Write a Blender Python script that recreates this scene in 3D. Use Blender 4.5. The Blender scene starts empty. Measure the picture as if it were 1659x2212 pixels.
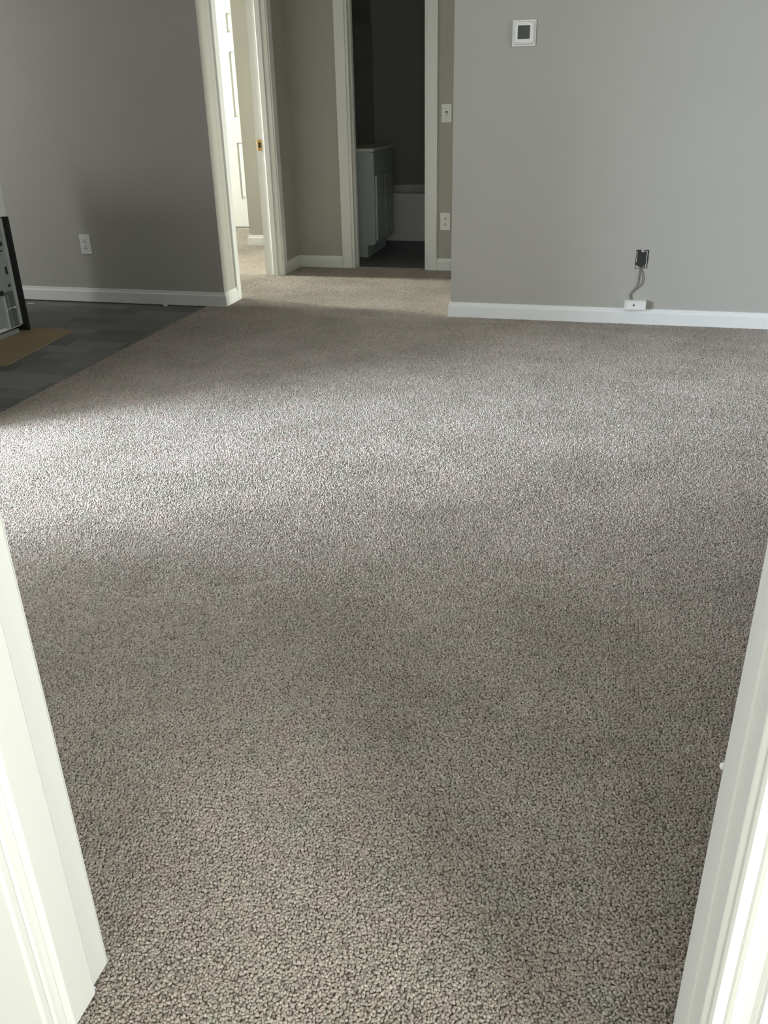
import bpy, bmesh, math, random
import numpy as np
from mathutils import Matrix, Vector

random.seed(7)
rng = np.random.default_rng(11)
S = bpy.context.scene
COL = S.collection

# ------------------------------------------------------------------ camera
CAM_H = 1.13
F_PX = 1867.97
YAW, PITCH, ROLL = math.radians(-15.1684), math.radians(25.9578), math.radians(-1.30206)
fwd = Vector((math.sin(YAW) * math.cos(PITCH), math.cos(YAW) * math.cos(PITCH), -math.sin(PITCH)))
rgt = Vector((math.cos(YAW), -math.sin(YAW), 0))
upv = rgt.cross(fwd)
r2 = math.cos(ROLL) * rgt + math.sin(ROLL) * upv
u2 = -math.sin(ROLL) * rgt + math.cos(ROLL) * upv
cd = bpy.data.cameras.new('camera')
cd.sensor_fit = 'HORIZONTAL'
cd.sensor_width = 36.0
cd.lens = F_PX / 1659 * 36.0
cd.clip_start = 0.02
cam = bpy.data.objects.new('camera', cd)
COL.objects.link(cam)
cam.matrix_world = Matrix(((r2.x, u2.x, -fwd.x, 0), (r2.y, u2.y, -fwd.y, 0), (r2.z, u2.z, -fwd.z, CAM_H), (0, 0, 0, 1)))
S.camera = cam

# ------------------------------------------------------------------ world, daylight, exposure
S.view_settings.view_transform = 'Standard'
S.view_settings.look = 'None'
S.view_settings.exposure = 0.0
S.view_settings.gamma = 1.0
S.view_settings.use_curve_mapping = False
W = bpy.data.worlds.new('sky')
S.world = W
W.use_nodes = True
W.node_tree.nodes['Background'].inputs[0].default_value = (0.75, 0.86, 1.0, 1)
W.node_tree.nodes['Background'].inputs[1].default_value = 1.8


def area(name, loc, target, sx, sy, watts, color, spread=180):
    l = bpy.data.lights.new(name, 'AREA')
    l.shape = 'RECTANGLE'
    l.size = sx
    l.size_y = sy
    l.energy = watts
    l.color = color
    l.spread = math.radians(spread)
    o = bpy.data.objects.new(name, l)
    COL.objects.link(o)
    o.location = loc
    o.rotation_euler = (Vector(target) - Vector(loc)).to_track_quat('-Z', 'Y').to_euler()
    return o


# daylight through the open entry door, just left of the frame
area('entry_daylight', (-4.9, 0.72, 1.15), (-1.1, 2.62, -0.1), 1.3, 1.4, 150.0, (0.73, 0.85, 1.0), 70)
area('entry_daylight_wide', (-2.61, 1.97, 1.03), (0, 3.05, 0.85), 1.16, 1.95, 46.0, (0.91, 0.96, 1.0), 140)
# daylight through the small kitchen window
area('kitchen_daylight', (-5.10, 2.50, 1.45), (-5.10, 4, 1.1), 0.42, 0.75, 54.0, (0.96, 0.98, 1.0))
# daylight through the bedroom window; the deep one is added to brighten the door
area('bedroom_daylight', (-5.80, 5.68, 1.45), (0, 5.68, 0.4), 0.42, 1.15, 62.0, (0.97, 1.0, 0.88), 46)
area('bedroom_fill_deep', (-5.80, 7.0, 1.45), (0, 7.0, 1.2), 0.95, 1.15, 180.0, (0.97, 1.0, 0.88))
# added lamp behind a narrow opening made to light only the near hall strip
area('hall_strip_fill', (3.6, 5.03, 1.05), (-2.2, 4.95, 0.7), 0.5, 1.8, 34.0, (0.98, 1.0, 0.86), 45)
# daylight in the room the photograph is taken from
area('near_room_daylight', (0.15, -3.15, 1.35), (-0.1, 0.6, 0.9), 2.2, 1.15, 72.0, (0.97, 1.0, 0.90))
area('near_room_side_fill', (1.85, -0.9, 1.35), (-0.6, 0.5, 0.9), 1.2, 1.15, 108.0, (0.97, 1.0, 0.90))  # added side lamp to brighten the left jamb
# added fill lamp behind an unseen window right of the frame
area('living_fill', (2.95, 2.7, 1.5), (-2.2, 4.0, 1.1), 1.15, 0.95, 22.0, (0.97, 1.0, 0.97), 150)


# ------------------------------------------------------------------ materials
def nt(name, rough=0.6, spec=0.3):
    m = bpy.data.materials.new(name)
    m.use_nodes = True
    b = m.node_tree.nodes['Principled BSDF']
    b.inputs['Roughness'].default_value = rough
    b.inputs['Specular IOR Level'].default_value = spec
    return m, m.node_tree.nodes, m.node_tree.links, b


def coord(n, kind='Object'):
    if kind == 'world':
        return n.new('ShaderNodeNewGeometry').outputs['Position']
    return n.new('ShaderNodeTexCoord').outputs[kind]


def paint(name, c, rough=0.6, bump=0.15, scale=260, var=0.03, spec=0.3, metallic=0.0, vscale=3.0):
    m, n, l, b = nt(name, rough, spec)
    b.inputs['Metallic'].default_value = metallic
    co = coord(n, 'world')
    t = n.new('ShaderNodeTexNoise')
    t.inputs['Scale'].default_value = vscale
    t.inputs['Detail'].default_value = 4
    l.new(co, t.inputs['Vector'])
    r = n.new('ShaderNodeMix')
    r.data_type = 'RGBA'
    r.inputs['A'].default_value = (c[0] * (1 - var), c[1] * (1 - var), c[2] * (1 - var), 1)
    r.inputs['B'].default_value = (min(1, c[0] * (1 + var)), min(1, c[1] * (1 + var)), min(1, c[2] * (1 + var)), 1)
    l.new(t.outputs['Fac'], r.inputs['Factor'])
    l.new(r.outputs['Result'], b.inputs['Base Color'])
    if bump:
        t2 = n.new('ShaderNodeTexNoise')
        t2.inputs['Scale'].default_value = scale
        t2.inputs['Detail'].default_value = 3
        l.new(co, t2.inputs['Vector'])
        bp = n.new('ShaderNodeBump')
        bp.inputs['Strength'].default_value = bump
        bp.inputs['Distance'].default_value = 0.002
        l.new(t2.outputs['Fac'], bp.inputs['Height'])
        l.new(bp.outputs['Normal'], b.inputs['Normal'])
    return m


M = {}
M['wall'] = paint('greige_wall_paint', (0.394, 0.380, 0.343), 0.7, 0.25, 330, 0.03)
M['ceiling'] = paint('ceiling_paint', (0.78, 0.77, 0.74), 0.8, 0.2, 200, 0.02)
M['trim'] = paint('white_trim_paint', (0.70, 0.705, 0.68), 0.4, 0.06, 90, 0.02, 0.4)
M['plate'] = paint('white_plastic', (0.74, 0.74, 0.70), 0.35, 0, 1, 0.01, 0.4)
M['plate_grey'] = paint('dusty_white_plastic', (0.60, 0.59, 0.55), 0.5, 0.1, 200, 0.08, 0.3)
M['slot'] = paint('dark_slot', (0.03, 0.03, 0.028), 0.6, 0, 1, 0.1)
M['lcd'] = paint('dark_display', (0.055, 0.06, 0.055), 0.2, 0, 1, 0.15, 0.5, 0, 60)
M['metal'] = paint('galvanised_steel', (0.36, 0.39, 0.375), 0.5, 0.15, 120, 0.18, 0.5, 0.35, 14)
M['metal_bright'] = paint('bright_galvanised_edge', (0.52, 0.55, 0.53), 0.45, 0.1, 120, 0.1, 0.5, 0.2, 14)
M['metal_dark'] = paint('dull_steel', (0.15, 0.17, 0.165), 0.55, 0.1, 120, 0.15, 0.5, 0.3, 14)
M['black'] = paint('black_enamel', (0.018, 0.019, 0.018), 0.45, 0.1, 90, 0.2)
M['enamel'] = paint('white_enamel', (0.72, 0.72, 0.70), 0.3, 0, 1, 0.02, 0.5)
M['brass'] = paint('brass', (0.50, 0.30, 0.10), 0.4, 0, 1, 0.1, 0.5, 0.6)
M['steel'] = paint('painted_hinge', (0.22, 0.22, 0.21), 0.5, 0, 1, 0.2, 0.5, 0.3)
M['card'] = paint('cardboard', (0.30, 0.23, 0.14), 0.85, 0.2, 120, 0.12, 0.1, 0, 6)
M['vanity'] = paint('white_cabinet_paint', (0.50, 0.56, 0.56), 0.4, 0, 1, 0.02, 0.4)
M['counter'] = paint('cultured_marble', (0.80, 0.79, 0.75), 0.25, 0, 1, 0.04, 0.5)
M['tub'] = paint('tub_enamel', (0.72, 0.72, 0.70), 0.25, 0, 1, 0.01, 0.5)
M['surround'] = paint('tub_surround', (0.36, 0.35, 0.33), 0.35, 0, 1, 0.03, 0.5)
M['chip'] = paint('plaster_chip', (0.55, 0.53, 0.50), 0.9, 0.3, 300, 0.1)
M['wire'] = paint('cable_jacket', (0.17, 0.165, 0.15), 0.6, 0, 1, 0.1)
M['subfloor'] = paint('carpet_backing', (0.24, 0.22, 0.19), 0.95, 0.3, 400, 0.1, 0.05)
M['bathfloor'] = paint('bathroom_vinyl', (0.14, 0.145, 0.145), 0.5, 0.1, 40, 0.15)


def plank_material():
    m, n, l, b = nt('slate_grey_plank_vinyl', 0.5, 0.25)
    co = coord(n, 'world')
    br = n.new('ShaderNodeTexBrick')
    br.offset = 0.43
    br.inputs['Scale'].default_value = 1.0
    br.inputs['Brick Width'].default_value = 0.30
    br.inputs['Row Height'].default_value = 0.115
    br.inputs['Mortar Size'].default_value = 0.0008
    br.inputs['Bias'].default_value = 0.0
    br.inputs['Color1'].default_value = (0.115, 0.119, 0.113, 1)
    br.inputs['Color2'].default_value = (0.215, 0.213, 0.203, 1)
    br.inputs['Mortar'].default_value = (0.045, 0.046, 0.045, 1)
    l.new(co, br.inputs['Vector'])
    mp = n.new('ShaderNodeMapping')
    mp.inputs['Scale'].default_value = (3, 26, 1)
    l.new(co, mp.inputs['Vector'])
    t = n.new('ShaderNodeTexNoise')
    t.inputs['Scale'].default_value = 3
    t.inputs['Detail'].default_value = 6
    l.new(mp.outputs['Vector'], t.inputs['Vector'])
    mx = n.new('ShaderNodeMix')
    mx.data_type = 'RGBA'
    mx.blend_type = 'MULTIPLY'
    mx.inputs['Factor'].default_value = 0.6
    cr = n.new('ShaderNodeValToRGB')
    cr.color_ramp.elements[0].position = 0.3
    cr.color_ramp.elements[0].color = (0.72, 0.72, 0.72, 1)
    cr.color_ramp.elements[1].position = 0.7
    cr.color_ramp.elements[1].color = (1, 1, 1, 1)
    l.new(t.outputs['Fac'], cr.inputs['Fac'])
    l.new(br.outputs['Color'], mx.inputs['A'])
    l.new(cr.outputs['Color'], mx.inputs['B'])
    l.new(mx.outputs['Result'], b.inputs['Base Color'])
    bp = n.new('ShaderNodeBump')
    bp.inputs['Strength'].default_value = 0.15
    bp.inputs['Distance'].default_value = 0.001
    l.new(t.outputs['Fac'], bp.inputs['Height'])
    l.new(bp.outputs['Normal'], b.inputs['Normal'])
    return m


M['vinyl'] = plank_material()


def carpet_material():
    m, n, l, b = nt('beige_frieze_yarn', 0.9, 0.1)
    b.inputs['Sheen Weight'].default_value = 0.12
    b.inputs['Sheen Roughness'].default_value = 0.45
    at = n.new('ShaderNodeAttribute')
    at.attribute_name = 'tuft'
    co = coord(n, 'world')
    # uneven pile: broad brushed and trodden patches
    t = n.new('ShaderNodeTexNoise')
    t.inputs['Scale'].default_value = 3.2
    t.inputs['Detail'].default_value = 5
    t.inputs['Roughness'].default_value = 0.6
    l.new(co, t.inputs['Vector'])
    cr = n.new('ShaderNodeValToRGB')
    cr.color_ramp.elements[0].position = 0.33
    cr.color_ramp.elements[0].color = (0.80, 0.81, 0.79, 1)
    cr.color_ramp.elements[1].position = 0.62
    cr.color_ramp.elements[1].color = (1, 1, 1, 1)
    l.new(t.outputs['Fac'], cr.inputs['Fac'])
    mx = n.new('ShaderNodeMix')
    mx.data_type = 'RGBA'
    mx.blend_type = 'MULTIPLY'
    mx.inputs['Factor'].default_value = 1.0
    l.new(at.outputs['Color'], mx.inputs['A'])
    l.new(cr.outputs['Color'], mx.inputs['B'])
    # yarn hue drift (pinkish to greenish beige)
    t2 = n.new('ShaderNodeTexNoise')
    t2.inputs['Scale'].default_value = 14
    t2.inputs['Detail'].default_value = 3
    l.new(co, t2.inputs['Vector'])
    cr2 = n.new('ShaderNodeValToRGB')
    cr2.color_ramp.elements[0].position = 0.35
    cr2.color_ramp.elements[0].color = (1.0, 0.955, 0.93, 1)
    cr2.color_ramp.elements[1].position = 0.65
    cr2.color_ramp.elements[1].color = (0.95, 0.985, 0.93, 1)
    l.new(t2.outputs['Fac'], cr2.inputs['Fac'])
    mx2 = n.new('ShaderNodeMix')
    mx2.data_type = 'RGBA'
    mx2.blend_type = 'MULTIPLY'
    mx2.inputs['Factor'].default_value = 1.0
    l.new(mx.outputs['Result'], mx2.inputs['A'])
    l.new(cr2.outputs['Color'], mx2.inputs['B'])
    l.new(mx2.outputs['Result'], b.inputs['Base Color'])
    return m


M['carpet'] = carpet_material()


# ------------------------------------------------------------------ mesh helpers
def box(bm, x0, x1, y0, y1, z0, z1, bev=0.0, seg=2):
    v = [bm.verts.new(p) for p in ((x0, y0, z0), (x1, y0, z0), (x1, y1, z0), (x0, y1, z0),
                                   (x0, y0, z1), (x1, y0, z1), (x1, y1, z1), (x0, y1, z1))]
    fs = [bm.faces.new([v[i] for i in q]) for q in
          ((3, 2, 1, 0), (4, 5, 6, 7), (0, 1, 5, 4), (1, 2, 6, 5), (2, 3, 7, 6), (3, 0, 4, 7))]
    if bev:
        es = list({e for f in fs for e in f.edges})
        bmesh.ops.bevel(bm, geom=es, offset=bev, segments=seg, affect='EDGES', profile=0.5)


def prism(bm, pts, a, b):
    """pts: list of 3-D points of a closed outline; extruded from offset a to offset b (vectors)."""
    a, b = Vector(a), Vector(b)
    va = [bm.verts.new(Vector(p) + a) for p in pts]
    vb = [bm.verts.new(Vector(p) + b) for p in pts]
    k = len(pts)
    bm.faces.new(va[::-1])
    bm.faces.new(vb)
    for i in range(k):
        j = (i + 1) % k
        bm.faces.new((va[i], va[j], vb[j], vb[i]))


def tube(bm, pts, r, seg=8):
    pts = [Vector(p) for p in pts]
    rings = []
    for i, p in enumerate(pts):
        d = (pts[min(i + 1, len(pts) - 1)] - pts[max(i - 1, 0)]).normalized()
        s = Vector((0, 1, 0)) if abs(d.y) < 0.9 else Vector((1, 0, 0))
        u = d.cross(s).normalized()
        w = d.cross(u)
        rings.append([bm.verts.new(p + r * (math.cos(2 * math.pi * k / seg) * u + math.sin(2 * math.pi * k / seg) * w)) for k in range(seg)])
    for a, b in zip(rings, rings[1:]):
        for k in range(seg):
            bm.faces.new((a[k], a[(k + 1) % seg], b[(k + 1) % seg], b[k]))
    bm.faces.new(rings[0][::-1])
    bm.faces.new(rings[-1])


def smooth_path(ctrl, n=10):
    """Catmull-Rom through the control points."""
    c = [Vector(p) for p in ctrl]
    c = [c[0] * 2 - c[1]] + c + [c[-1] * 2 - c[-2]]
    out = []
    for i in range(1, len(c) - 2):
        for k in range(n):
            t = k / n
            p0, p1, p2, p3 = c[i - 1:i + 3]
            out.append(0.5 * ((2 * p1) + (p2 - p0) * t + (2 * p0 - 5 * p1 + 4 * p2 - p3) * t * t + (3 * p1 - p0 - 3 * p2 + p3) * t ** 3))
    out.append(c[-2])
    return out


def obj(name, bm, mat, parent=None, smooth=False, at=None):
    bmesh.ops.recalc_face_normals(bm, faces=bm.faces[:])
    me = bpy.data.meshes.new(name)
    bm.to_mesh(me)
    bm.free()
    me.materials.append(M[mat])
    if smooth:
        me.shade_smooth()
    o = bpy.data.objects.new(name, me)
    COL.objects.link(o)
    if parent:
        o.parent = parent
    if at:
        o.location = at
    return o


def tag(o, label=None, cat=None, group=None, kind=None):
    if label:
        o['label'] = label
    if cat:
        o['category'] = cat
    if group:
        o['group'] = group
    if kind:
        o['kind'] = kind
    return o


def thing(name, loc, label, cat, group=None, rz=0.0):
    o = bpy.data.objects.new(name, None)
    o.empty_display_size = 0.05
    COL.objects.link(o)
    o.location = loc
    o.rotation_euler = (0, 0, rz)
    return tag(o, label, cat, group)


def struct(name, boxes, mat, label, cat, parent=None, bev=0.0):
    bm = bmesh.new()
    for b in boxes:
        box(bm, *b, bev=bev)
    o = obj(name, bm, mat, parent)
    if parent is None:
        tag(o, label, cat, None, 'structure')
    return o


# ------------------------------------------------------------------ room shell
CZ = 2.44
YF = 4.727      # far wall (thermostat wall)
YL = 4.75       # dining wall, nearly the same plane
XH = -2.235     # hall left wall
YB = 6.06       # hall back wall
FZ = -0.010     # hard floor below the carpet tips

struct('floor', [(-5.42, -2.35, 2.60, 4.87, -0.12, FZ)], 'vinyl', 'dark grey plank-pattern vinyl floor of the dining area', 'floor')
struct('floor.001', [(-2.235, -0.60, 6.105, 8.3, -0.12, FZ)], 'bathfloor', 'dark vinyl floor of the unlit bathroom', 'floor')
struct('ceiling', [(-6.0, 3.0, -3.3, 8.5, CZ, CZ + 0.1)], 'ceiling', 'white ceiling above the rooms', 'ceiling')

struct('wall_far', [(-0.873, 2.8, YF, 4.85, -0.02, CZ)], 'wall', 'greige living room wall that carries the thermostat', 'wall')
struct('wall_dining', [(-5.8, XH, YL, 4.87, -0.02, CZ)], 'wall', 'greige dining area wall left of the hall', 'wall')
struct('wall_hall_left', [(-2.355, XH, 4.871, 4.975, -0.02, CZ), (-2.355, XH, 5.72, 8.05, -0.02, CZ), (-2.355, XH, 4.975, 5.72, 2.03, CZ)],
       'wall', 'greige hall wall with the bedroom doorway', 'wall')
struct('wall_hall_back', [(XH, -1.835, YB, 6.18, -0.02, CZ), (-1.288, 1.3, YB, 6.18, -0.02, CZ), (-1.835, -1.288, YB, 6.18, 2.03, CZ)],
       'wall', 'greige hall wall around the dark bathroom doorway', 'wall')
struct('wall_hall_right', [(1.3, 1.42, 5.13, 6.18, -0.02, CZ), (1.3, 1.42, 4.851, 5.13, 2.03, CZ)], 'wall', 'greige wall closing the right end of the hall', 'wall')
struct('wall_right', [(2.8, 2.92, 0.59, 2.1, -0.02, CZ), (2.8, 2.92, 3.3, 4.85, -0.02, CZ), (2.8, 2.92, 2.1, 3.3, -0.02, 1.0), (2.8, 2.92, 2.1, 3.3, 2.0, CZ)],
       'wall', 'greige living room wall on the right with an added window', 'wall')
struct('wall_near', [(-2.6, -0.637, 0.589, 0.705, -0.02, CZ), (0.161, 2.8, 0.589, 0.705, -0.02, CZ), (-0.637, 0.161, 0.589, 0.705, 2.05, CZ)],
       'wall', 'greige wall around the doorway the photo is taken through', 'wall')
struct('wall_left', [(-5.42, -5.30, 2.60, 4.749, -0.02, CZ)], 'wall', 'greige left wall of the dining area', 'wall')
struct('wall_entry', [(-2.47, -2.352, 0.706, 1.44, -0.02, CZ), (-2.47, -2.352, 1.44, 2.56, 2.05, CZ), (-2.47, -2.352, 2.56, 2.599, -0.02, CZ)],
       'wall', 'greige wall with the entry door left of the photographed area', 'wall')
struct('wall_dining_near', [(-5.42, -5.32, 2.60, 2.68, -0.02, CZ), (-4.88, -2.352, 2.60, 2.68, -0.02, CZ), (-5.32, -4.88, 2.60, 2.68, -0.02, 1.05), (-5.32, -4.88, 2.60, 2.68, 1.85, CZ)],
       'wall', 'greige dining wall with a small window, left of the photographed area', 'wall')
# bedroom
struct('wall_bedroom_left', [(-5.75, -5.65, 4.87, 5.46, -0.02, CZ), (-5.75, -5.65, 5.90, 6.5, -0.02, CZ), (-5.75, -5.65, 7.5, 8.05, -0.02, CZ),
                             (-5.75, -5.65, 5.46, 5.90, -0.02, 0.85), (-5.75, -5.65, 5.46, 5.90, 2.05, CZ),
                             (-5.75, -5.65, 6.5, 7.5, -0.02, 0.85), (-5.75, -5.65, 6.5, 7.5, 2.05, CZ)],
       'wall', 'bedroom wall with two windows, the deeper one added', 'wall')
struct('wall_bedroom_back', [(-5.75, -2.979, 7.93, 8.05, -0.02, CZ)], 'ceiling', 'white bedroom wall behind the panelled door', 'wall')
struct('wall_bedroom_closet', [(-2.979, -2.356, 6.931, 8.05, 0.0, CZ)], 'wall', 'greige closet wall corner seen through the bedroom doorway', 'wall')
# bathroom
struct('wall_bathroom', [(XH, -0.60, 8.18, 8.3, -0.02, CZ), (-0.60, -0.48, 6.18, 8.3, -0.02, CZ), (XH - 0.02, XH + 0.0, 8.05, 8.3, -0.02, CZ)],
       'wall', 'unlit walls inside the bathroom', 'wall')
# room the photograph is taken from
struct('wall_back', [(-1.7, -1.0, -3.12, -3.0, -0.02, CZ), (1.3, 1.7, -3.12, -3.0, -0.02, CZ), (-1.0, 1.3, -3.12, -3.0, -0.02, 0.75), (-1.0, 1.3, -3.12, -3.0, 1.95, CZ)],
       'wall', 'wall behind the camera with a window', 'wall')
struct('wall_back_left', [(-1.82, -1.7, -3.12, 0.589, -0.02, CZ)], 'wall', 'left wall of the room behind the camera', 'wall')
struct('wall_back_right', [(1.7, 1.82, -3.12, -1.5, -0.02, CZ), (1.7, 1.82, -0.3, 0.589, -0.02, CZ), (1.7, 1.82, -1.5, -0.3, -0.02, 0.75), (1.7, 1.82, -1.5, -0.3, 1.95, CZ)], 'wall', 'right wall of the room behind the camera', 'wall')


def window(name, axis, pos, a0, a1, z0, z1, label):
    bm = bmesh.new()
    t, d = 0.045, 0.05
    for (u0, u1, w0, w1) in ((a0, a0 + t, z0, z1), (a1 - t, a1, z0, z1), (a0 + t, a1 - t, z1 - t, z1), (a0 + t, a1 - t, z0, z0 + t)):
        if axis == 'x':
            box(bm, pos - d, pos, u0, u1, w0, w1)
        else:
            box(bm, u0, u1, pos - d, pos, w0, w1)
    o = obj(name, bm, 'trim')
    tag(o, label, 'window', None, 'structure')


window('window_1', 'y', 2.68, -5.32, -4.88, 1.05, 1.85, 'white frame of the small dining window')
window('door_5', 'x', -2.40, 1.44, 2.56, 0.0, 2.05, 'white frame of the open entry door')
window('window_2', 'x', -5.65, 5.46, 5.90, 0.85, 2.05, 'white bedroom window frame opposite the bedroom doorway')
window('added_window_3', 'x', -5.65, 6.5, 7.5, 0.85, 2.05, 'added white bedroom window frame deeper in the bedroom')  # unseen window added for the deep bedroom lamp
window('window_4', 'y', -3.0, -1.0, 1.3, 0.75, 1.95, 'white window frame behind the camera')
window('added_window_5', 'x', 2.87, 2.1, 3.3, 1.0, 2.0, 'added white living room window frame on the right wall')  # unseen window added for the living room fill

window('added_opening_6', 'x', 1.38, 4.851, 5.13, 0.0, 2.03, 'white frame of the added narrow opening at the right end of the hall')  # unseen opening, kept narrow to keep light off the far hall wall
window('added_window_6', 'x', 1.78, -1.5, -0.3, 0.75, 1.95, 'added white side window frame in the room behind the camera')  # unseen window added for the side lamp

# ------------------------------------------------------------------ baseboards
BB = [(0, -0.012), (0.013, -0.012), (0.013, 0.056), (0.0115, 0.061), (0.008, 0.065), (0.0065, 0.0765), (0.004, 0.078), (0, 0.078)]


def baseboard(name, a, b, nrm, label, m0=0, m1=0, zb=-0.012):
    """a, b: floor points on the wall face; nrm: direction into the room; m0/m1: mitre (+1 outside, -1 inside corner)."""
    a, b, nrm = Vector((*a, 0)), Vector((*b, 0)), Vector((*nrm, 0))
    d = (b - a).normalized()
    bm = bmesh.new()
    va, vb = [], []
    for (t, z) in BB:
        z = max(z, zb)
        va.append(bm.verts.new(a + nrm * t - d * t * m0 + Vector((0, 0, z))))
        vb.append(bm.verts.new(b + nrm * t + d * t * m1 + Vector((0, 0, z))))
    bm.faces.new(va[::-1])
    bm.faces.new(vb)
    k = len(BB)
    for i in range(k):
        j = (i + 1) % k
        bm.faces.new((va[i], va[j], vb[j], vb[i]))
    return tag(obj(name, bm, 'trim'), label, 'baseboard', None, 'structure')


baseboard('baseboard_far', (-0.873, YF), (2.8, YF), (0, -1), 'white baseboard under the thermostat wall', m0=1)
baseboard('baseboard_far_end', (-0.873, YF), (-0.873, 4.85), (-1, 0), 'short white baseboard on the end of the thermostat wall', m0=1)
baseboard('baseboard_dining', (-5.30, YL), (XH, YL), (0, -1), 'white baseboard along the dining wall above dark vinyl', m1=1, zb=-0.003)
baseboard('baseboard_hall_left', (XH, YL), (XH, 4.913), (1, 0), 'short white baseboard between wall corner and bedroom casing', m0=1)
baseboard('baseboard_hall_left.001', (XH, 5.784), (XH, YB), (1, 0), 'white baseboard left of the hall corner', m1=-1)
baseboard('baseboard_hall_back', (XH, YB), (-1.903, YB), (0, -1), 'white baseboard left of the bathroom doorway', m0=-1)
baseboard('baseboard_hall_back.001', (-1.221, YB), (1.3, YB), (0, -1), 'white baseboard right of the bathroom doorway')
baseboard('baseboard_bedroom', (-2.979, 6.93), (-2.356, 6.93), (0, -1), 'white baseboard on the closet wall inside the bedroom', m0=1)
baseboard('baseboard_bedroom_side', (-2.979, 6.93), (-2.979, 7.93), (-1, 0), 'white baseboard round the closet corner in the bedroom', m0=1)

# ------------------------------------------------------------------ door frames
CAS = [(0, 0), (0, 0.0075), (0.002, 0.0095), (0.008, 0.010), (0.0105, 0.009), (0.0115, 0.0065), (0.013, 0.009), (0.016, 0.0105),
       (0.024, 0.0115), (0.030, 0.013), (0.034, 0.0155), (0.0352, 0.0135), (0.037, 0.0165), (0.052, 0.017), (0.058, 0.0155), (0.060, 0.0125), (0.060, 0)]

PLAIN = [(0, 0), (0, 0.009), (0.002, 0.0115), (0.006, 0.012), (0.030, 0.0135), (0.054, 0.0150), (0.0585, 0.0145), (0.060, 0.012), (0.060, 0)]


def casing(parent, origin, wdir, ndir, z1, width=0.060, prof=None, name='casing_leg', z0=-0.012):
    """vertical casing; origin = inner edge on the wall face, wdir = away from the opening, ndir = out of the wall"""
    bm = bmesh.new()
    o, w, n = Vector((*origin, 0)), Vector((*wdir, 0)), Vector((*ndir, 0))
    k = width / 0.060
    pts = [o + w * (p[0] * k) + n * p[1] for p in (prof or CAS)]
    prism(bm, pts, (0, 0, z0), (0, 0, z1))
    return obj(name, bm, 'trim', parent)


def door_frame(name, loc, label):
    o = thing(name, (0, 0, 0), label, 'door frame')
    o['kind'] = 'structure'
    return o


# door_1: bathroom doorway in the hall back wall
d1 = door_frame('door_1', (0, 0, 0), 'white casing and jambs of the dark bathroom doorway')
casing(d1, (-1.832, YB), (-1, 0), (0, -1), 2.09, 0.070, PLAIN)
casing(d1, (-1.290, YB), (1, 0), (0, -1), 2.09, 0.069, PLAIN)
bm = bmesh.new()
box(bm, -1.903, -1.221, YB - 0.015, YB, 2.035, 2.10, 0.003)
obj('casing_head', bm, 'trim', d1)
for (x0, x1) in ((-1.835, -1.815), (-1.305, -1.288)):
    bm = bmesh.new()
    box(bm, x0, x1, YB - 0.001, 6.181, -0.012, 2.03)
    s = 1 if x0 < -1.5 else -1
    xi = x1 if s > 0 else x0
    box(bm, min(xi, xi + s * 0.011), max(xi, xi + s * 0.011), 6.10, 6.135, -0.012, 2.03, 0.002)
    j = obj('jamb', bm, 'trim', d1)
for z in (0.32, 0.97, 1.80):
    bm = bmesh.new()
    box(bm, -1.3075, -1.3045, YB + 0.045, YB + 0.080, z - 0.044, z + 0.044)
    for q in range(3):
        tube(bm, [(-1.3085, YB + 0.122, z - 0.042 + q * 0.03), (-1.3085, YB + 0.122, z - 0.016 + q * 0.03)], 0.005)
    h = obj('hinge', bm, 'steel', d1)
    h['label'] = 'dull metal hinge leaf'

# door_2: bedroom doorway in the hall left wall
d2 = door_frame('door_2', (0, 0, 0), 'white casing and jambs of the bright bedroom doorway')
casing(d2, (XH, 4.972), (0, -1), (1, 0), 2.09, 0.058, PLAIN)
casing(d2, (XH, 5.724), (0, 1), (1, 0), 2.09, 0.060, PLAIN)
bm = bmesh.new()
box(bm, XH, XH + 0.015, 4.914, 5.784, 2.035, 2.10, 0.003)
obj('casing_head', bm, 'trim', d2)
for (y0, y1) in ((4.960, 4.978), (5.718, 5.738)):
    bm = bmesh.new()
    box(bm, -2.358, XH + 0.001, y0, y1, -0.012, 2.03)
    s = 1 if y0 < 5.3 else -1
    yi = y1 if s > 0 else y0
    box(bm, -2.300, -2.265, min(yi, yi + s * 0.011), max(yi, yi + s * 0.011), -0.012, 2.03, 0.002)
    obj('jamb', bm, 'trim', d2)
bm = bmesh.new()
box(bm, -2.350, -2.318, 5.7155, 5.7185, 0.795, 0.862, 0.001)
sp = obj('strike_plate', bm, 'brass', d2)
sp['label'] = 'small brass strike plate'
bm = bmesh.new()
box(bm, -2.342, -2.326, 5.7145, 5.716, 0.812, 0.845)
obj('latch_hole', bm, 'slot', sp)

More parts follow.
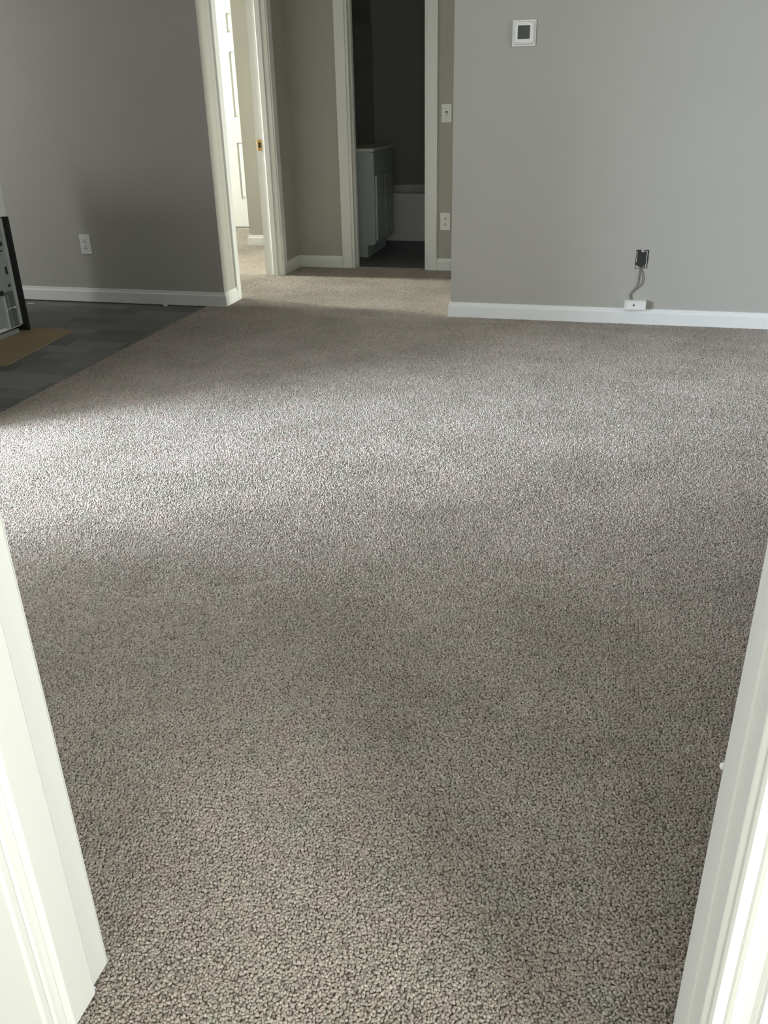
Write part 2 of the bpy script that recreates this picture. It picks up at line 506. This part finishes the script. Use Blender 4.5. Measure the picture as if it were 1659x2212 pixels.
# door_3: the doorway the photograph looks through
d3 = door_frame('door_3', (0, 0, 0), 'white doorway jambs and casings framing the foreground on both sides')
bm = bmesh.new()     # left jamb
box(bm, -0.640, -0.620, 0.588, 0.706, 0.004, 2.05, 0.003)
obj('jamb', bm, 'trim', d3)
bm = bmesh.new()
box(bm, -0.6205, -0.608, 0.604, 0.657, 0.010, 2.05, 0.003, 3)
obj('door_stop', bm, 'trim', d3)
bm = bmesh.new()     # left casing: plain flat board
box(bm, -1.050, -0.623, 0.574, 0.589, -0.012, 2.10, 0.004, 3)
obj('casing_leg', bm, 'trim', d3)
bm = bmesh.new()     # right jamb
box(bm, 0.144, 0.164, 0.588, 0.706, 0.004, 2.05, 0.002)
obj('jamb', bm, 'trim', d3)
bm = bmesh.new()
prism(bm, [(0.1445, 0.628, 0), (0.1445, 0.690, 0), (0.1425, 0.690, 0), (0.1412, 0.687, 0), (0.1408, 0.680, 0), (0.1402, 0.668, 0), (0.1402, 0.652, 0),
           (0.1408, 0.640, 0), (0.1412, 0.632, 0), (0.1425, 0.628, 0)], (0, 0, 0.01), (0, 0, 2.05))
obj('door_stop', bm, 'trim', d3)
casing(d3, (0.150, 0.589), (1, 0), (0, -1), 2.10, 0.064)
bm = bmesh.new()
box(bm, -1.05, 0.216, 0.571, 0.589, 2.055, 2.15, 0.003)
obj('casing_head', bm, 'trim', d3)
bm = bmesh.new()
bmesh.ops.create_icosphere(bm, subdivisions=2, radius=0.004)
obj('paint_drip', bm, 'trim', d3, True, (0.1440, 0.7045, 0.535))
casing(d3, (-0.626, 0.705), (-1, 0), (0, 1), 2.10, 0.055)
casing(d3, (0.150, 0.705), (1, 0), (0, 1), 2.10, 0.055)

# door_4: white six-panel door on the far side of the bedroom
d4 = door_frame('door_4', (0, 0, 0), 'bright white six-panel door deep in the bedroom')
DX0, DX1, DYF = -3.555, -2.99, 7.895
DX0 = -3.64
bm = bmesh.new()
yb = 7.93
rails = [(0.0, 0.25), (0.735, 0.945), (1.465, 1.61), (1.755, 2.03)]
stiles = [(DX0, -3.445), (-3.225, -3.155), (-2.99, -2.98)]
box(bm, DX0, -2.981, DYF + 0.012, yb - 0.001, 0.006, 2.03)
for (z0, z1) in rails:
    for (x0, x1) in ((-3.445, -3.225), (-3.155, -2.99)):
        box(bm, x0, x1, DYF, DYF + 0.012, max(z0, 0.006), z1)
for (x0, x1) in stiles:
    box(bm, x0, x1, DYF, DYF + 0.012, 0.006, 2.03)
obj('door_slab', bm, 'trim', d4)
for (x0, x1) in ((-3.445, -3.225), (-3.155, -2.99)):
    for (z0, z1) in ((0.25, 0.735), (0.945, 1.465), (1.61, 1.755)):
        bm = bmesh.new()
        a = 0.004
        b = 0.03
        y0, y1 = DYF + 0.012, DYF + 0.003
        v = [bm.verts.new(p) for p in ((x0 + a, y0, z0 + a), (x1 - a, y0, z0 + a), (x1 - a, y0, z1 - a), (x0 + a, y0, z1 - a),
                                       (x0 + b, y1, z0 + b), (x1 - b, y1, z0 + b), (x1 - b, y1, z1 - b), (x0 + b, y1, z1 - b))]
        for q in ((4, 5, 6, 7), (0, 1, 5, 4), (1, 2, 6, 5), (2, 3, 7, 6), (3, 0, 4, 7)):
            bm.faces.new([v[i] for i in q])
        obj('door_panel', bm, 'trim', d4)
casing(d4, (DX0 - 0.012, 7.93), (-1, 0), (0, -1), 2.10, 0.06)

# ------------------------------------------------------------------ carpet: one soft floor covering, tufts instanced over its backing
CARPET_BACK = [(-1.69, 1.69, -2.99, 0.588), (-0.62, 0.143, 0.588, 0.706), (-2.35, 2.79, 0.706, 4.726), (-2.234, -0.875, 4.726, 4.851), (-2.234, 1.29, 4.851, 6.058),
               (-1.815, -1.306, 6.058, 6.105), (-2.358, -2.234, 4.98, 5.717), (-5.64, -2.36, 4.875, 6.92), (-5.64, -2.985, 6.92, 7.925)]
TILE = 0.25


def tuft_mesh(seed, n=58):
    g = np.random.default_rng(seed)
    tb = bmesh.new()
    bmesh.ops.create_icosphere(tb, subdivisions=1, radius=1.0)
    tb.verts.ensure_lookup_table()
    base = np.array([v.co[:] for v in tb.verts])
    tri = np.array([[v.index for v in f.verts] for f in tb.faces])
    tb.free()
    nv, nf = len(base), len(tri)
    k = n * n
    step = TILE / n
    gx, gy = np.meshgrid(np.arange(n), np.arange(n))
    px = (gx.ravel() + 0.5 + g.uniform(-0.42, 0.42, k)) * step - TILE / 2
    py = (gy.ravel() + 0.5 + g.uniform(-0.42, 0.42, k)) * step - TILE / 2
    rx = g.uniform(0.0022, 0.0032, k)
    ry = g.uniform(0.0022, 0.0032, k)
    rz = g.uniform(0.0040, 0.0058, k)
    pz = g.uniform(-0.0062, -0.0038, k)
    tilt = g.uniform(0.35, 1.35, k)
    az = g.uniform(0, 2 * np.pi, k)
    v = base[None] * np.stack([rx, ry, rz], 1)[:, None]
    v = v + g.normal(0, 0.00022, v.shape)
    # tilt about x, then spin about z
    c, s = np.cos(tilt)[:, None], np.sin(tilt)[:, None]
    y2 = v[..., 1] * c - v[..., 2] * s
    z2 = v[..., 1] * s + v[..., 2] * c
    c, s = np.cos(az)[:, None], np.sin(az)[:, None]
    x3 = v[..., 0] * c - y2 * s
    y3 = v[..., 0] * s + y2 * c
    P = np.stack([x3 + px[:, None], y3 + py[:, None], z2 + pz[:, None]], 2).reshape(-1, 3)
    Fc = (tri[None] + (np.arange(k) * nv)[:, None, None]).reshape(-1, 3)
    me = bpy.data.meshes.new('carpet_tufts')
    me.vertices.add(len(P))
    me.vertices.foreach_set('co', P.astype(np.float32).ravel())
    me.loops.add(Fc.size)
    me.loops.foreach_set('vertex_index', Fc.astype(np.int32).ravel())
    me.polygons.add(len(Fc))
    me.polygons.foreach_set('loop_start', np.arange(0, Fc.size, 3, dtype=np.int32))
    me.polygons.foreach_set('use_smooth', np.ones(len(Fc), dtype=bool))
    me.update(calc_edges=True)
    pal = np.array(CARPET_PALETTE)
    pick = g.choice(len(pal), k, p=CARPET_WEIGHTS)
    colr = pal[pick] * g.uniform(0.9, 1.1, (k, 1)) * g.uniform(0.98, 1.02, (k, 3))
    colr = np.repeat(np.clip(colr, 0, 1), nv, axis=0)
    at = me.attributes.new('tuft', 'FLOAT_COLOR', 'POINT')
    at.data.foreach_set('color', np.concatenate([colr, np.ones((len(colr), 1))], 1).astype(np.float32).ravel())
    me.materials.append(M['carpet'])
    return me


CARPET_PALETTE = [(0.425, 0.379, 0.349), (0.372, 0.331, 0.304), (0.319, 0.28, 0.254), (0.226, 0.196, 0.175), (0.372, 0.316, 0.289)]
CARPET_WEIGHTS = [0.36, 0.30, 0.16, 0.08, 0.10]

spots = []


def rows(a, b):
    out = []
    x = a + TILE / 2
    while x + TILE / 2 < b - 1e-6:
        out.append(x)
        x += TILE
    out.append(b - TILE / 2)
    return out


for y in rows(-0.5, 4.75):
    for x in rows(-2.35, 2.65):
        if not (y < 0.45 and (x < -1.6 or x > 1.6)):
            spots.append((x, y, 0))
for y in rows(4.75, 6.107):
    for x in rows(-2.36, 1.3):
        spots.append((x, y, 0))
for y in rows(4.87, 7.93):
    for x in rows(-3.86, -2.36):
        if not (x > -2.9 and y > 7.05):
            spots.append((x, y, 0))

tilecol = bpy.data.collections.new('carpet_tiles')
for sd in (1, 2, 3):
    tilecol.objects.link(bpy.data.objects.new('carpet_tile', tuft_mesh(sd)))

me = bpy.data.meshes.new('carpet_spots')
me.from_pydata(spots, [], [])
spot_obj = bpy.data.objects.new('carpet_spots', me)

bm = bmesh.new()
for (x0, x1, y0, y1) in CARPET_BACK:
    box(bm, x0, x1, y0, y1, -0.06, -0.0068)
carpet = obj('carpet', bm, 'subfloor')
tag(carpet, 'beige-grey frieze carpet running from the doorway into the hall and bedroom', 'carpet', None, 'stuff')
ng = bpy.data.node_groups.new('carpet_pile', 'GeometryNodeTree')
ng.interface.new_socket('Geometry', in_out='INPUT', socket_type='NodeSocketGeometry')
ng.interface.new_socket('Geometry', in_out='OUTPUT', socket_type='NodeSocketGeometry')
N, L = ng.nodes, ng.links
gi, go = N.new('NodeGroupInput'), N.new('NodeGroupOutput')
oi = N.new('GeometryNodeObjectInfo')
oi.inputs['Object'].default_value = spot_obj
mp = N.new('GeometryNodeMeshToPoints')
ci = N.new('GeometryNodeCollectionInfo')
ci.inputs['Collection'].default_value = tilecol
ci.inputs['Separate Children'].default_value = True
ip = N.new('GeometryNodeInstanceOnPoints')
ip.inputs['Pick Instance'].default_value = True
rv = N.new('FunctionNodeRandomValue')
rv.data_type = 'INT'
ri = [s for s in rv.inputs if s.type == 'INT']
ri[0].default_value, ri[1].default_value = 0, 3
mu = N.new('ShaderNodeMath')
mu.operation = 'MULTIPLY'
mu.inputs[1].default_value = math.pi / 2
cx = N.new('ShaderNodeCombineXYZ')
rv2 = N.new('FunctionNodeRandomValue')
rv2.data_type = 'INT'
r2i = [s for s in rv2.inputs if s.type == 'INT']
r2i[0].default_value, r2i[1].default_value = 0, 2
r2i[-1].default_value = 5
jn = N.new('GeometryNodeJoinGeometry')
iout = lambda nd: [s for s in nd.outputs if s.type == 'INT'][0]
L.new(oi.outputs['Geometry'], mp.inputs['Mesh'])
L.new(mp.outputs['Points'], ip.inputs['Points'])
L.new(ci.outputs['Instances'], ip.inputs['Instance'])
L.new(iout(rv), mu.inputs[0])
L.new(mu.outputs[0], cx.inputs['Z'])
L.new(cx.outputs[0], ip.inputs['Rotation'])
L.new(iout(rv2), ip.inputs['Instance Index'])
L.new(gi.outputs[0], jn.inputs[0])
L.new(ip.outputs[0], jn.inputs[0])
L.new(jn.outputs[0], go.inputs[0])
md = carpet.modifiers.new('pile', 'NODES')
md.node_group = ng

# ------------------------------------------------------------------ dining area: old range pulled out on a sheet of cardboard
bm = bmesh.new()
prism(bm, [(-3.95, 3.30, 0), (-2.775, 3.415, 0), (-2.772, 3.45, 0), (-2.835, 4.085, 0), (-3.92, 4.085, 0)], (0, 0, FZ), (0, 0, FZ + 0.005))
tag(obj('cardboard_sheet', bm, 'card'), 'flat brown cardboard sheet lying under the range on dark vinyl', 'cardboard')

RZ0 = FZ + 0.005
rg = thing('kitchen_range', (-3.45, 3.67, RZ0), 'old range with bare metal back pulled out at left edge beside dining wall', 'range')


def rbox(name, x0, x1, y0, y1, z0, z1, mat, parent=rg, bev=0.0, label=None):
    bm = bmesh.new()
    box(bm, x0 + 3.45, x1 + 3.45, y0 - 3.67, y1 - 3.67, z0 - RZ0, z1 - RZ0, bev)
    o = obj(name, bm, mat, parent)
    if label:
        o['label'] = label
    return o


BX = -3.117      # plane of the bare metal back
rbox('body', -3.76, BX - 0.006, 3.30, 4.035, 0.02, 0.885, 'enamel')
rbox('side_panel', -3.75, -3.080, 4.035, 4.053, RZ0, 0.585, 'black', label='black enamel side panel projecting past the back')
rbox('side_panel', -3.75, -3.080, 3.282, 3.300, RZ0, 0.585, 'black', label='black enamel side panel projecting past the back')
rbox('cooktop', -3.80, -3.088, 3.285, 4.05, 0.885, 0.915, 'enamel', bev=0.006)
bk = rbox('back_panel', BX - 0.006, BX, 3.302, 4.033, 0.04, 0.56, 'metal', label='bare galvanised back panel')
rbox('back_guard', BX - 0.006, -3.084, 3.302, 4.045, 0.590, 0.885, 'enamel', label='white enamel upper back')
rbox('flange', BX, BX + 0.010, 4.012, 4.034, 0.03, 0.58, 'metal_bright', label='bright folded edge of the back')
rbox('flange', BX, BX + 0.010, 3.302, 3.325, 0.03, 0.58, 'metal_bright', label='bright folded edge of the back')
rbox('seam', BX, BX + 0.003, 3.33, 4.000, 0.418, 0.425, 'slot', bk)
for (z0, z1) in ((0.495, 0.525), (0.30, 0.34), (0.445, 0.465), (0.235, 0.250)):
    rbox('vent_slot', BX, BX + 0.003, 3.990, 4.006, z0, z1, 'slot', bk)
rbox('cover_plate', BX, BX + 0.004, 3.915, 3.985, 0.245, 0.405, 'metal', bk)
rbox('lower_channel', BX, BX + 0.005, 3.925, 4.008, 0.028, 0.215, 'metal_dark', bk, label='darker recessed steel channel')
rbox('rib', BX, BX + 0.012, 3.915, 3.932, 0.03, 0.20, 'metal_bright', bk)
rbox('rib', BX, BX + 0.010, 3.952, 3.958, 0.03, 0.20, 'metal', bk)
rbox('knockout', BX, BX + 0.006, 3.905, 3.935, 0.205, 0.228, 'slot', bk)
rbox('base_rail', BX, BX + 0.014, 3.302, 3.985, RZ0, 0.016, 'metal', label='bent metal rail along the bottom of the back')
bm = bmesh.new()
tube(bm, [(BX + 0.012 + 3.45, y - 3.67, 0.128 - RZ0 + 0.003 * math.sin((y - 3.925) / 0.07 * math.pi)) for y in np.linspace(3.925, 3.995, 9)], 0.002)
for y in (3.925, 3.995):
    box(bm, BX + 3.45, BX + 0.016 + 3.45, y - 3.67 - 0.004, y - 3.67 + 0.004, 0.123 - RZ0, 0.133 - RZ0, 0.001)
w = obj('retaining_wire', bm, 'plate', rg)
w['label'] = 'pale wire held by two small clips'


def chip(loc, s, seed, label):
    bm = bmesh.new()
    bmesh.ops.create_icosphere(bm, subdivisions=2, radius=1)
    g = random.Random(seed)
    for v in bm.verts:
        v.co *= g.uniform(0.75, 1.1)
        v.co = Vector((v.co.x * s[0], v.co.y * s[1], v.co.z * s[2]))
    tag(obj('plaster_crumb', bm, 'chip', None, True, loc), label, 'debris')


chip((-2.612, 4.715, FZ + 0.006), (0.016, 0.009, 0.0075), 3, 'small pale plaster crumb against the dining baseboard near the carpet edge')
chip((-3.49, 4.64, FZ + 0.003), (0.030, 0.010, 0.0035), 5, 'thin pale plaster flake on dark vinyl just behind the range')

# ------------------------------------------------------------------ wall plates


def outlet(name, loc, label, group, rz=0.0):
    t = thing(name, loc, label, 'outlet', group, rz)
    bm = bmesh.new()
    box(bm, -0.0345, 0.0345, -0.006, 0.0, -0.057, 0.057, 0.003, 3)
    obj('cover_plate', bm, 'plate', t)
    for s in (1, -1):
        bm = bmesh.new()
        pts = []
        for k in range(24):
            a = 2 * math.pi * k / 24
            pts.append((0.0175 * math.cos(a), 0, max(-0.0135, min(0.0135, 0.0175 * math.sin(a)))))
        prism(bm, [(p[0], 0, p[2] + s * 0.0195) for p in pts], (0, -0.0075, 0), (0, -0.004, 0))
        r = obj('receptacle', bm, 'plate', t)
        for (x, z, w_, h_) in ((-0.0065, -0.003, 0.0018, 0.0045), (0.0065, -0.003, 0.0018, 0.0045), (0.0, 0.0075, 0.0026, 0.0026)):
            bm = bmesh.new()
            zc = z + s * 0.0195
            box(bm, x - w_, x + w_, -0.0080, -0.007, zc - h_, zc + h_)
            obj('slot', bm, 'slot', r)
    bm = bmesh.new()
    tube(bm, [(0, -0.0055, 0), (0, -0.0072, 0)], 0.003, 12)
    obj('screw', bm, 'plate_grey', t)
    return t


outlet('wall_outlet', (-3.108, YL, 0.337), 'white duplex outlet on the dining wall above the vinyl floor', 'duplex wall outlets')
outlet('wall_outlet', (-1.164, YB, 0.323), 'white duplex outlet on the hall wall right of the bathroom doorway', 'duplex wall outlets')

t = thing('light_switch', (-1.162, YB, 0.992), 'white single toggle light switch right of the bathroom doorway', 'light switch')
bm = bmesh.new()
box(bm, -0.0335, 0.0335, -0.006, 0.0, -0.055, 0.055, 0.003, 3)
obj('cover_plate', bm, 'plate', t)
bm = bmesh.new()
box(bm, -0.0055, 0.0055, -0.0066, -0.005, -0.013, 0.013)
obj('toggle_slot', bm, 'slot', t)
bm = bmesh.new()
prism(bm, [(-0.0042, -0.006, -0.009), (-0.0042, -0.006, 0.004), (-0.0042, -0.017, -0.011), (-0.0042, -0.016, -0.015)], (0, 0, 0), (0.0084, 0, 0))
obj('toggle', bm, 'plate', t)
for z in (0.030, -0.030):
    bm = bmesh.new()
    tube(bm, [(0, -0.0055, z), (0, -0.0070, z)], 0.003, 12)
    obj('screw', bm, 'plate_grey', t)

t = thing('thermostat', (-0.534, YF, 1.364), 'white square thermostat with dark screen on the living room wall', 'thermostat')
bm = bmesh.new()
box(bm, -0.056, 0.056, -0.010, 0.0, -0.056, 0.056, 0.004, 3)
obj('base_plate', bm, 'plate', t)
bm = bmesh.new()       # raised face: sloped frame round the display
o4 = [(-0.050, -0.010, -0.050), (0.050, -0.010, -0.050), (0.050, -0.010, 0.050), (-0.050, -0.010, 0.050)]
f4 = [(-0.043, -0.026, -0.043), (0.043, -0.026, -0.043), (0.043, -0.026, 0.043), (-0.043, -0.026, 0.043)]
i4 = [(-0.029, -0.026, -0.026), (0.029, -0.026, -0.026), (0.029, -0.026, 0.032), (-0.029, -0.026, 0.032)]
j4 = [(p[0], -0.022, p[2]) for p in i4]
R = [[bm.verts.new(p) for p in q] for q in (o4, f4, i4, j4)]
for a, b in zip(R, R[1:]):
    for k in range(4):
        bm.faces.new((a[k], a[(k + 1) % 4], b[(k + 1) % 4], b[k]))
bm.faces.new(R[3])
bm.faces.new(R[0][::-1])
bmesh.ops.bevel(bm, geom=[e for e in bm.edges if e.verts[0] in R[1] and e.verts[1] in R[1] or {e.verts[0] in R[0], e.verts[0] in R[1]} == {True, False} and ({e.verts[1] in R[0], e.verts[1] in R[1]} == {True, False})],
                offset=0.004, segments=3, affect='EDGES')
obj('face_frame', bm, 'plate', t)
bm = bmesh.new()
box(bm, -0.0285, 0.0285, -0.0235, -0.0215, -0.0255, 0.0315)
obj('display', bm, 'lcd', t)

# open box on the thermostat wall, with its loose cable and the plate left on the baseboard
t = thing('wall_box_opening', (0.116, YF, 0.329), 'open dark electrical box in a ragged cut-out low on the thermostat wall', 'electrical box')
HW, HH = 0.031, 0.046
g = random.Random(4)
bm = bmesh.new()       # dark sheet on the wall face; the cavity's shade is only its colour
pts = []
for (xa, za, xb, zb) in ((-HW, -HH, HW, -HH), (HW, -HH, HW, HH), (HW, HH, 0.009, HH), (0.009, HH, 0.007, HH - 0.010), (0.007, HH - 0.010, -0.006, HH - 0.010),
                         (-0.006, HH - 0.010, -0.008, HH), (-0.008, HH, -HW, HH), (-HW, HH, -HW, -HH)):
    nseg = max(1, int(math.hypot(xb - xa, zb - za) / 0.012))
    for k in range(nseg):
        q = k / nseg
        pts.append((xa + (xb - xa) * q + g.uniform(-0.0013, 0.0013), 0, za + (zb - za) * q + g.uniform(-0.0013, 0.0013)))
prism(bm, pts, (0, -0.0012, 0), (0, 0.0006, 0))
obj('recess_shade', bm, 'slot', t)
bm = bmesh.new()       # box rim
rimw = 0.0022
for (x0, x1, z0, z1) in ((HW - 0.009, HW - 0.0065, -HH + 0.006, HH - 0.005), (-HW + 0.004, -HW + 0.0062, -HH + 0.03, HH - 0.006), (0.012, HW - 0.0065, HH - 0.008, HH - 0.0055)):
    box(bm, x0, x1, -0.0025, -0.001, z0, z1)
obj('box_rim', bm, 'plate_grey', t)
bm = bmesh.new()
for k in range(14):
    x = g.uniform(-HW + 0.004, HW - 0.006)
    z = -HH + 0.003 + abs(g.gauss(0, 0.006))
    m4 = Matrix.Translation((x, -0.0022, z)) @ Matrix.Diagonal((g.uniform(0.002, 0.005), 0.0015, g.uniform(0.0015, 0.004), 1))
    bmesh.ops.create_icosphere(bm, subdivisions=1, radius=1, matrix=m4)
obj('drywall_crumbs', bm, 'plate_grey', t)['kind'] = 'stuff'

t = thing('surface_box', (0.107, YF, 0.078), 'small white cable box standing on the baseboard below the open wall box', 'cable box')
bm = bmesh.new()
box(bm, -0.055, 0.053, -0.034, -0.0005, 0.0005, 0.046, 0.002, 2)
obj('box_body', bm, 'plate', t)
bm = bmesh.new()
for (x0, x1, z0, z1) in ((-0.055, -0.050, 0.001, 0.0455), (-0.050, 0.053, 0.0415, 0.0455), (-0.050, 0.053, 0.001, 0.004), (0.049, 0.053, 0.004, 0.0415)):
    box(bm, x0, x1, -0.0365, -0.0335, z0, z1, 0.0006, 1)
obj('lip', bm, 'plate', t)
bm = bmesh.new()
tube(bm, [(-0.008, -0.0345, 0.023), (-0.008, -0.0335, 0.023)], 0.009, 16)
obj('port_ring', bm, 'plate_grey', t)
bm = bmesh.new()
tube(bm, [(-0.008, -0.0352, 0.023), (-0.008, -0.0340, 0.023)], 0.0042, 12)
obj('port_hole', bm, 'slot', t)

bm = bmesh.new()


def wpath(px):      # photo-wall offsets in metres, hugging the wall
    return smooth_path([(x, YF - 0.004 - d * 0.35, z) for (x, d, z) in px], 8)


tube(bm, wpath([(0.114, 0.001, 0.288), (0.121, 0.010, 0.270), (0.128, 0.014, 0.245), (0.1285, 0.014, 0.222), (0.123, 0.014, 0.203), (0.106, 0.013, 0.185),
                (0.087, 0.013, 0.168), (0.077, 0.013, 0.150), (0.080, 0.013, 0.132), (0.085, 0.014, 0.122)]), 0.0024)
tube(bm, wpath([(0.110, 0.001, 0.290), (0.111, 0.006, 0.265), (0.109, 0.007, 0.240), (0.108, 0.008, 0.215), (0.104, 0.010, 0.196), (0.094, 0.010, 0.178),
                (0.082, 0.010, 0.163), (0.074, 0.011, 0.148), (0.077, 0.011, 0.132), (0.082, 0.013, 0.122)]), 0.0020)
tag(obj('cable', bm, 'wire', None, True), 'thin grey twin cable hanging from the open wall box to the small white box', 'cable')

# ------------------------------------------------------------------ bathroom
v = thing('bathroom_vanity', (-2.0, 6.85, FZ), 'pale vanity cabinet with light countertop in the dark bathroom', 'vanity')


def vbox(name, x0, x1, y0, y1, z0, z1, mat, bev=0.0, parent=v, label=None):
    bm = bmesh.new()
    box(bm, x0 + 2.0, x1 + 2.0, y0 - 6.85, y1 - 6.85, z0 - FZ, z1 - FZ, bev)
    o = obj(name, bm, mat, parent)
    if label:
        o['label'] = label
    return o


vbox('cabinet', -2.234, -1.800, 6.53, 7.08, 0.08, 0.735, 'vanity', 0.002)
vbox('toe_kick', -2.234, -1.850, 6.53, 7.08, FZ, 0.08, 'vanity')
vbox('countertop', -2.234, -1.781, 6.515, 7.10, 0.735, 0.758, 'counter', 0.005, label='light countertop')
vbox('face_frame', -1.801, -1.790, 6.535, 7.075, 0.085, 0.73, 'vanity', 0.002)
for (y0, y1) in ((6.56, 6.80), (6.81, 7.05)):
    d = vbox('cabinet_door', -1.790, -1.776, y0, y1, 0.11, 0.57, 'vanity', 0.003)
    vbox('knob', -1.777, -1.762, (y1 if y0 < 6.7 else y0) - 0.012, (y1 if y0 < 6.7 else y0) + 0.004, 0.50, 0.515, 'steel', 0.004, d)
vbox('backsplash', -2.234, -2.215, 6.515, 7.10, 0.758, 0.84, 'counter', 0.003)

b = thing('bathtub', (-1.4, 7.75, FZ), 'white alcove bathtub at the back of the dark bathroom', 'bathtub')
bm = bmesh.new()
X0, X1, Y0, Y1, ZT = -2.234 + 1.4, -0.602 + 1.4, 7.354 - 7.75, 8.178 - 7.75, 0.366 - FZ
box(bm, X0, X1, Y0, Y0 + 0.02, 0, ZT - 0.03)
obj('apron', bm, 'tub', b)
bm = bmesh.new()
n = 32
ro, ri_, rb = [], [], []
for k in range(n):
    a = 2 * math.pi * k / n
    ca, sa = math.cos(a), math.sin(a)
    q = max(abs(ca), abs(sa))
    ro.append(bm.verts.new(((X0 + X1) / 2 + ca / q * (X1 - X0) / 2, (Y0 + Y1) / 2 + sa / q * (Y1 - Y0) / 2, ZT)))
    e = lambda c: math.copysign(abs(c) ** 0.5, c)
    ri_.append(bm.verts.new(((X0 + X1) / 2 + e(ca) * ((X1 - X0) / 2 - 0.09), (Y0 + Y1) / 2 + e(sa) * ((Y1 - Y0) / 2 - 0.07), ZT)))
    rb.append(bm.verts.new(((X0 + X1) / 2 + e(ca) * ((X1 - X0) / 2 - 0.18), (Y0 + Y1) / 2 + e(sa) * ((Y1 - Y0) / 2 - 0.14), 0.06)))
lo = [bm.verts.new((p.co.x, p.co.y, ZT - 0.03)) for p in ro]
for k in range(n):
    j = (k + 1) % n
    bm.faces.new((ro[k], ro[j], ri_[j], ri_[k]))
    bm.faces.new((ri_[k], ri_[j], rb[j], rb[k]))
    bm.faces.new((lo[k], lo[j], ro[j], ro[k]))
bm.faces.new(rb)
obj('basin', bm, 'tub', b)
bm = bmesh.new()
box(bm, XH + 0.001, -0.601, 8.165, 8.179, 0.366, 1.64)
box(bm, XH + 0.001, XH + 0.014, 7.36, 8.165, 0.366, 1.64)
box(bm, -0.614, -0.601, 7.36, 8.165, 0.366, 1.64)
tag(obj('tub_surround', bm, 'surround'), 'plain tub surround panels above the bathtub', 'tub surround')
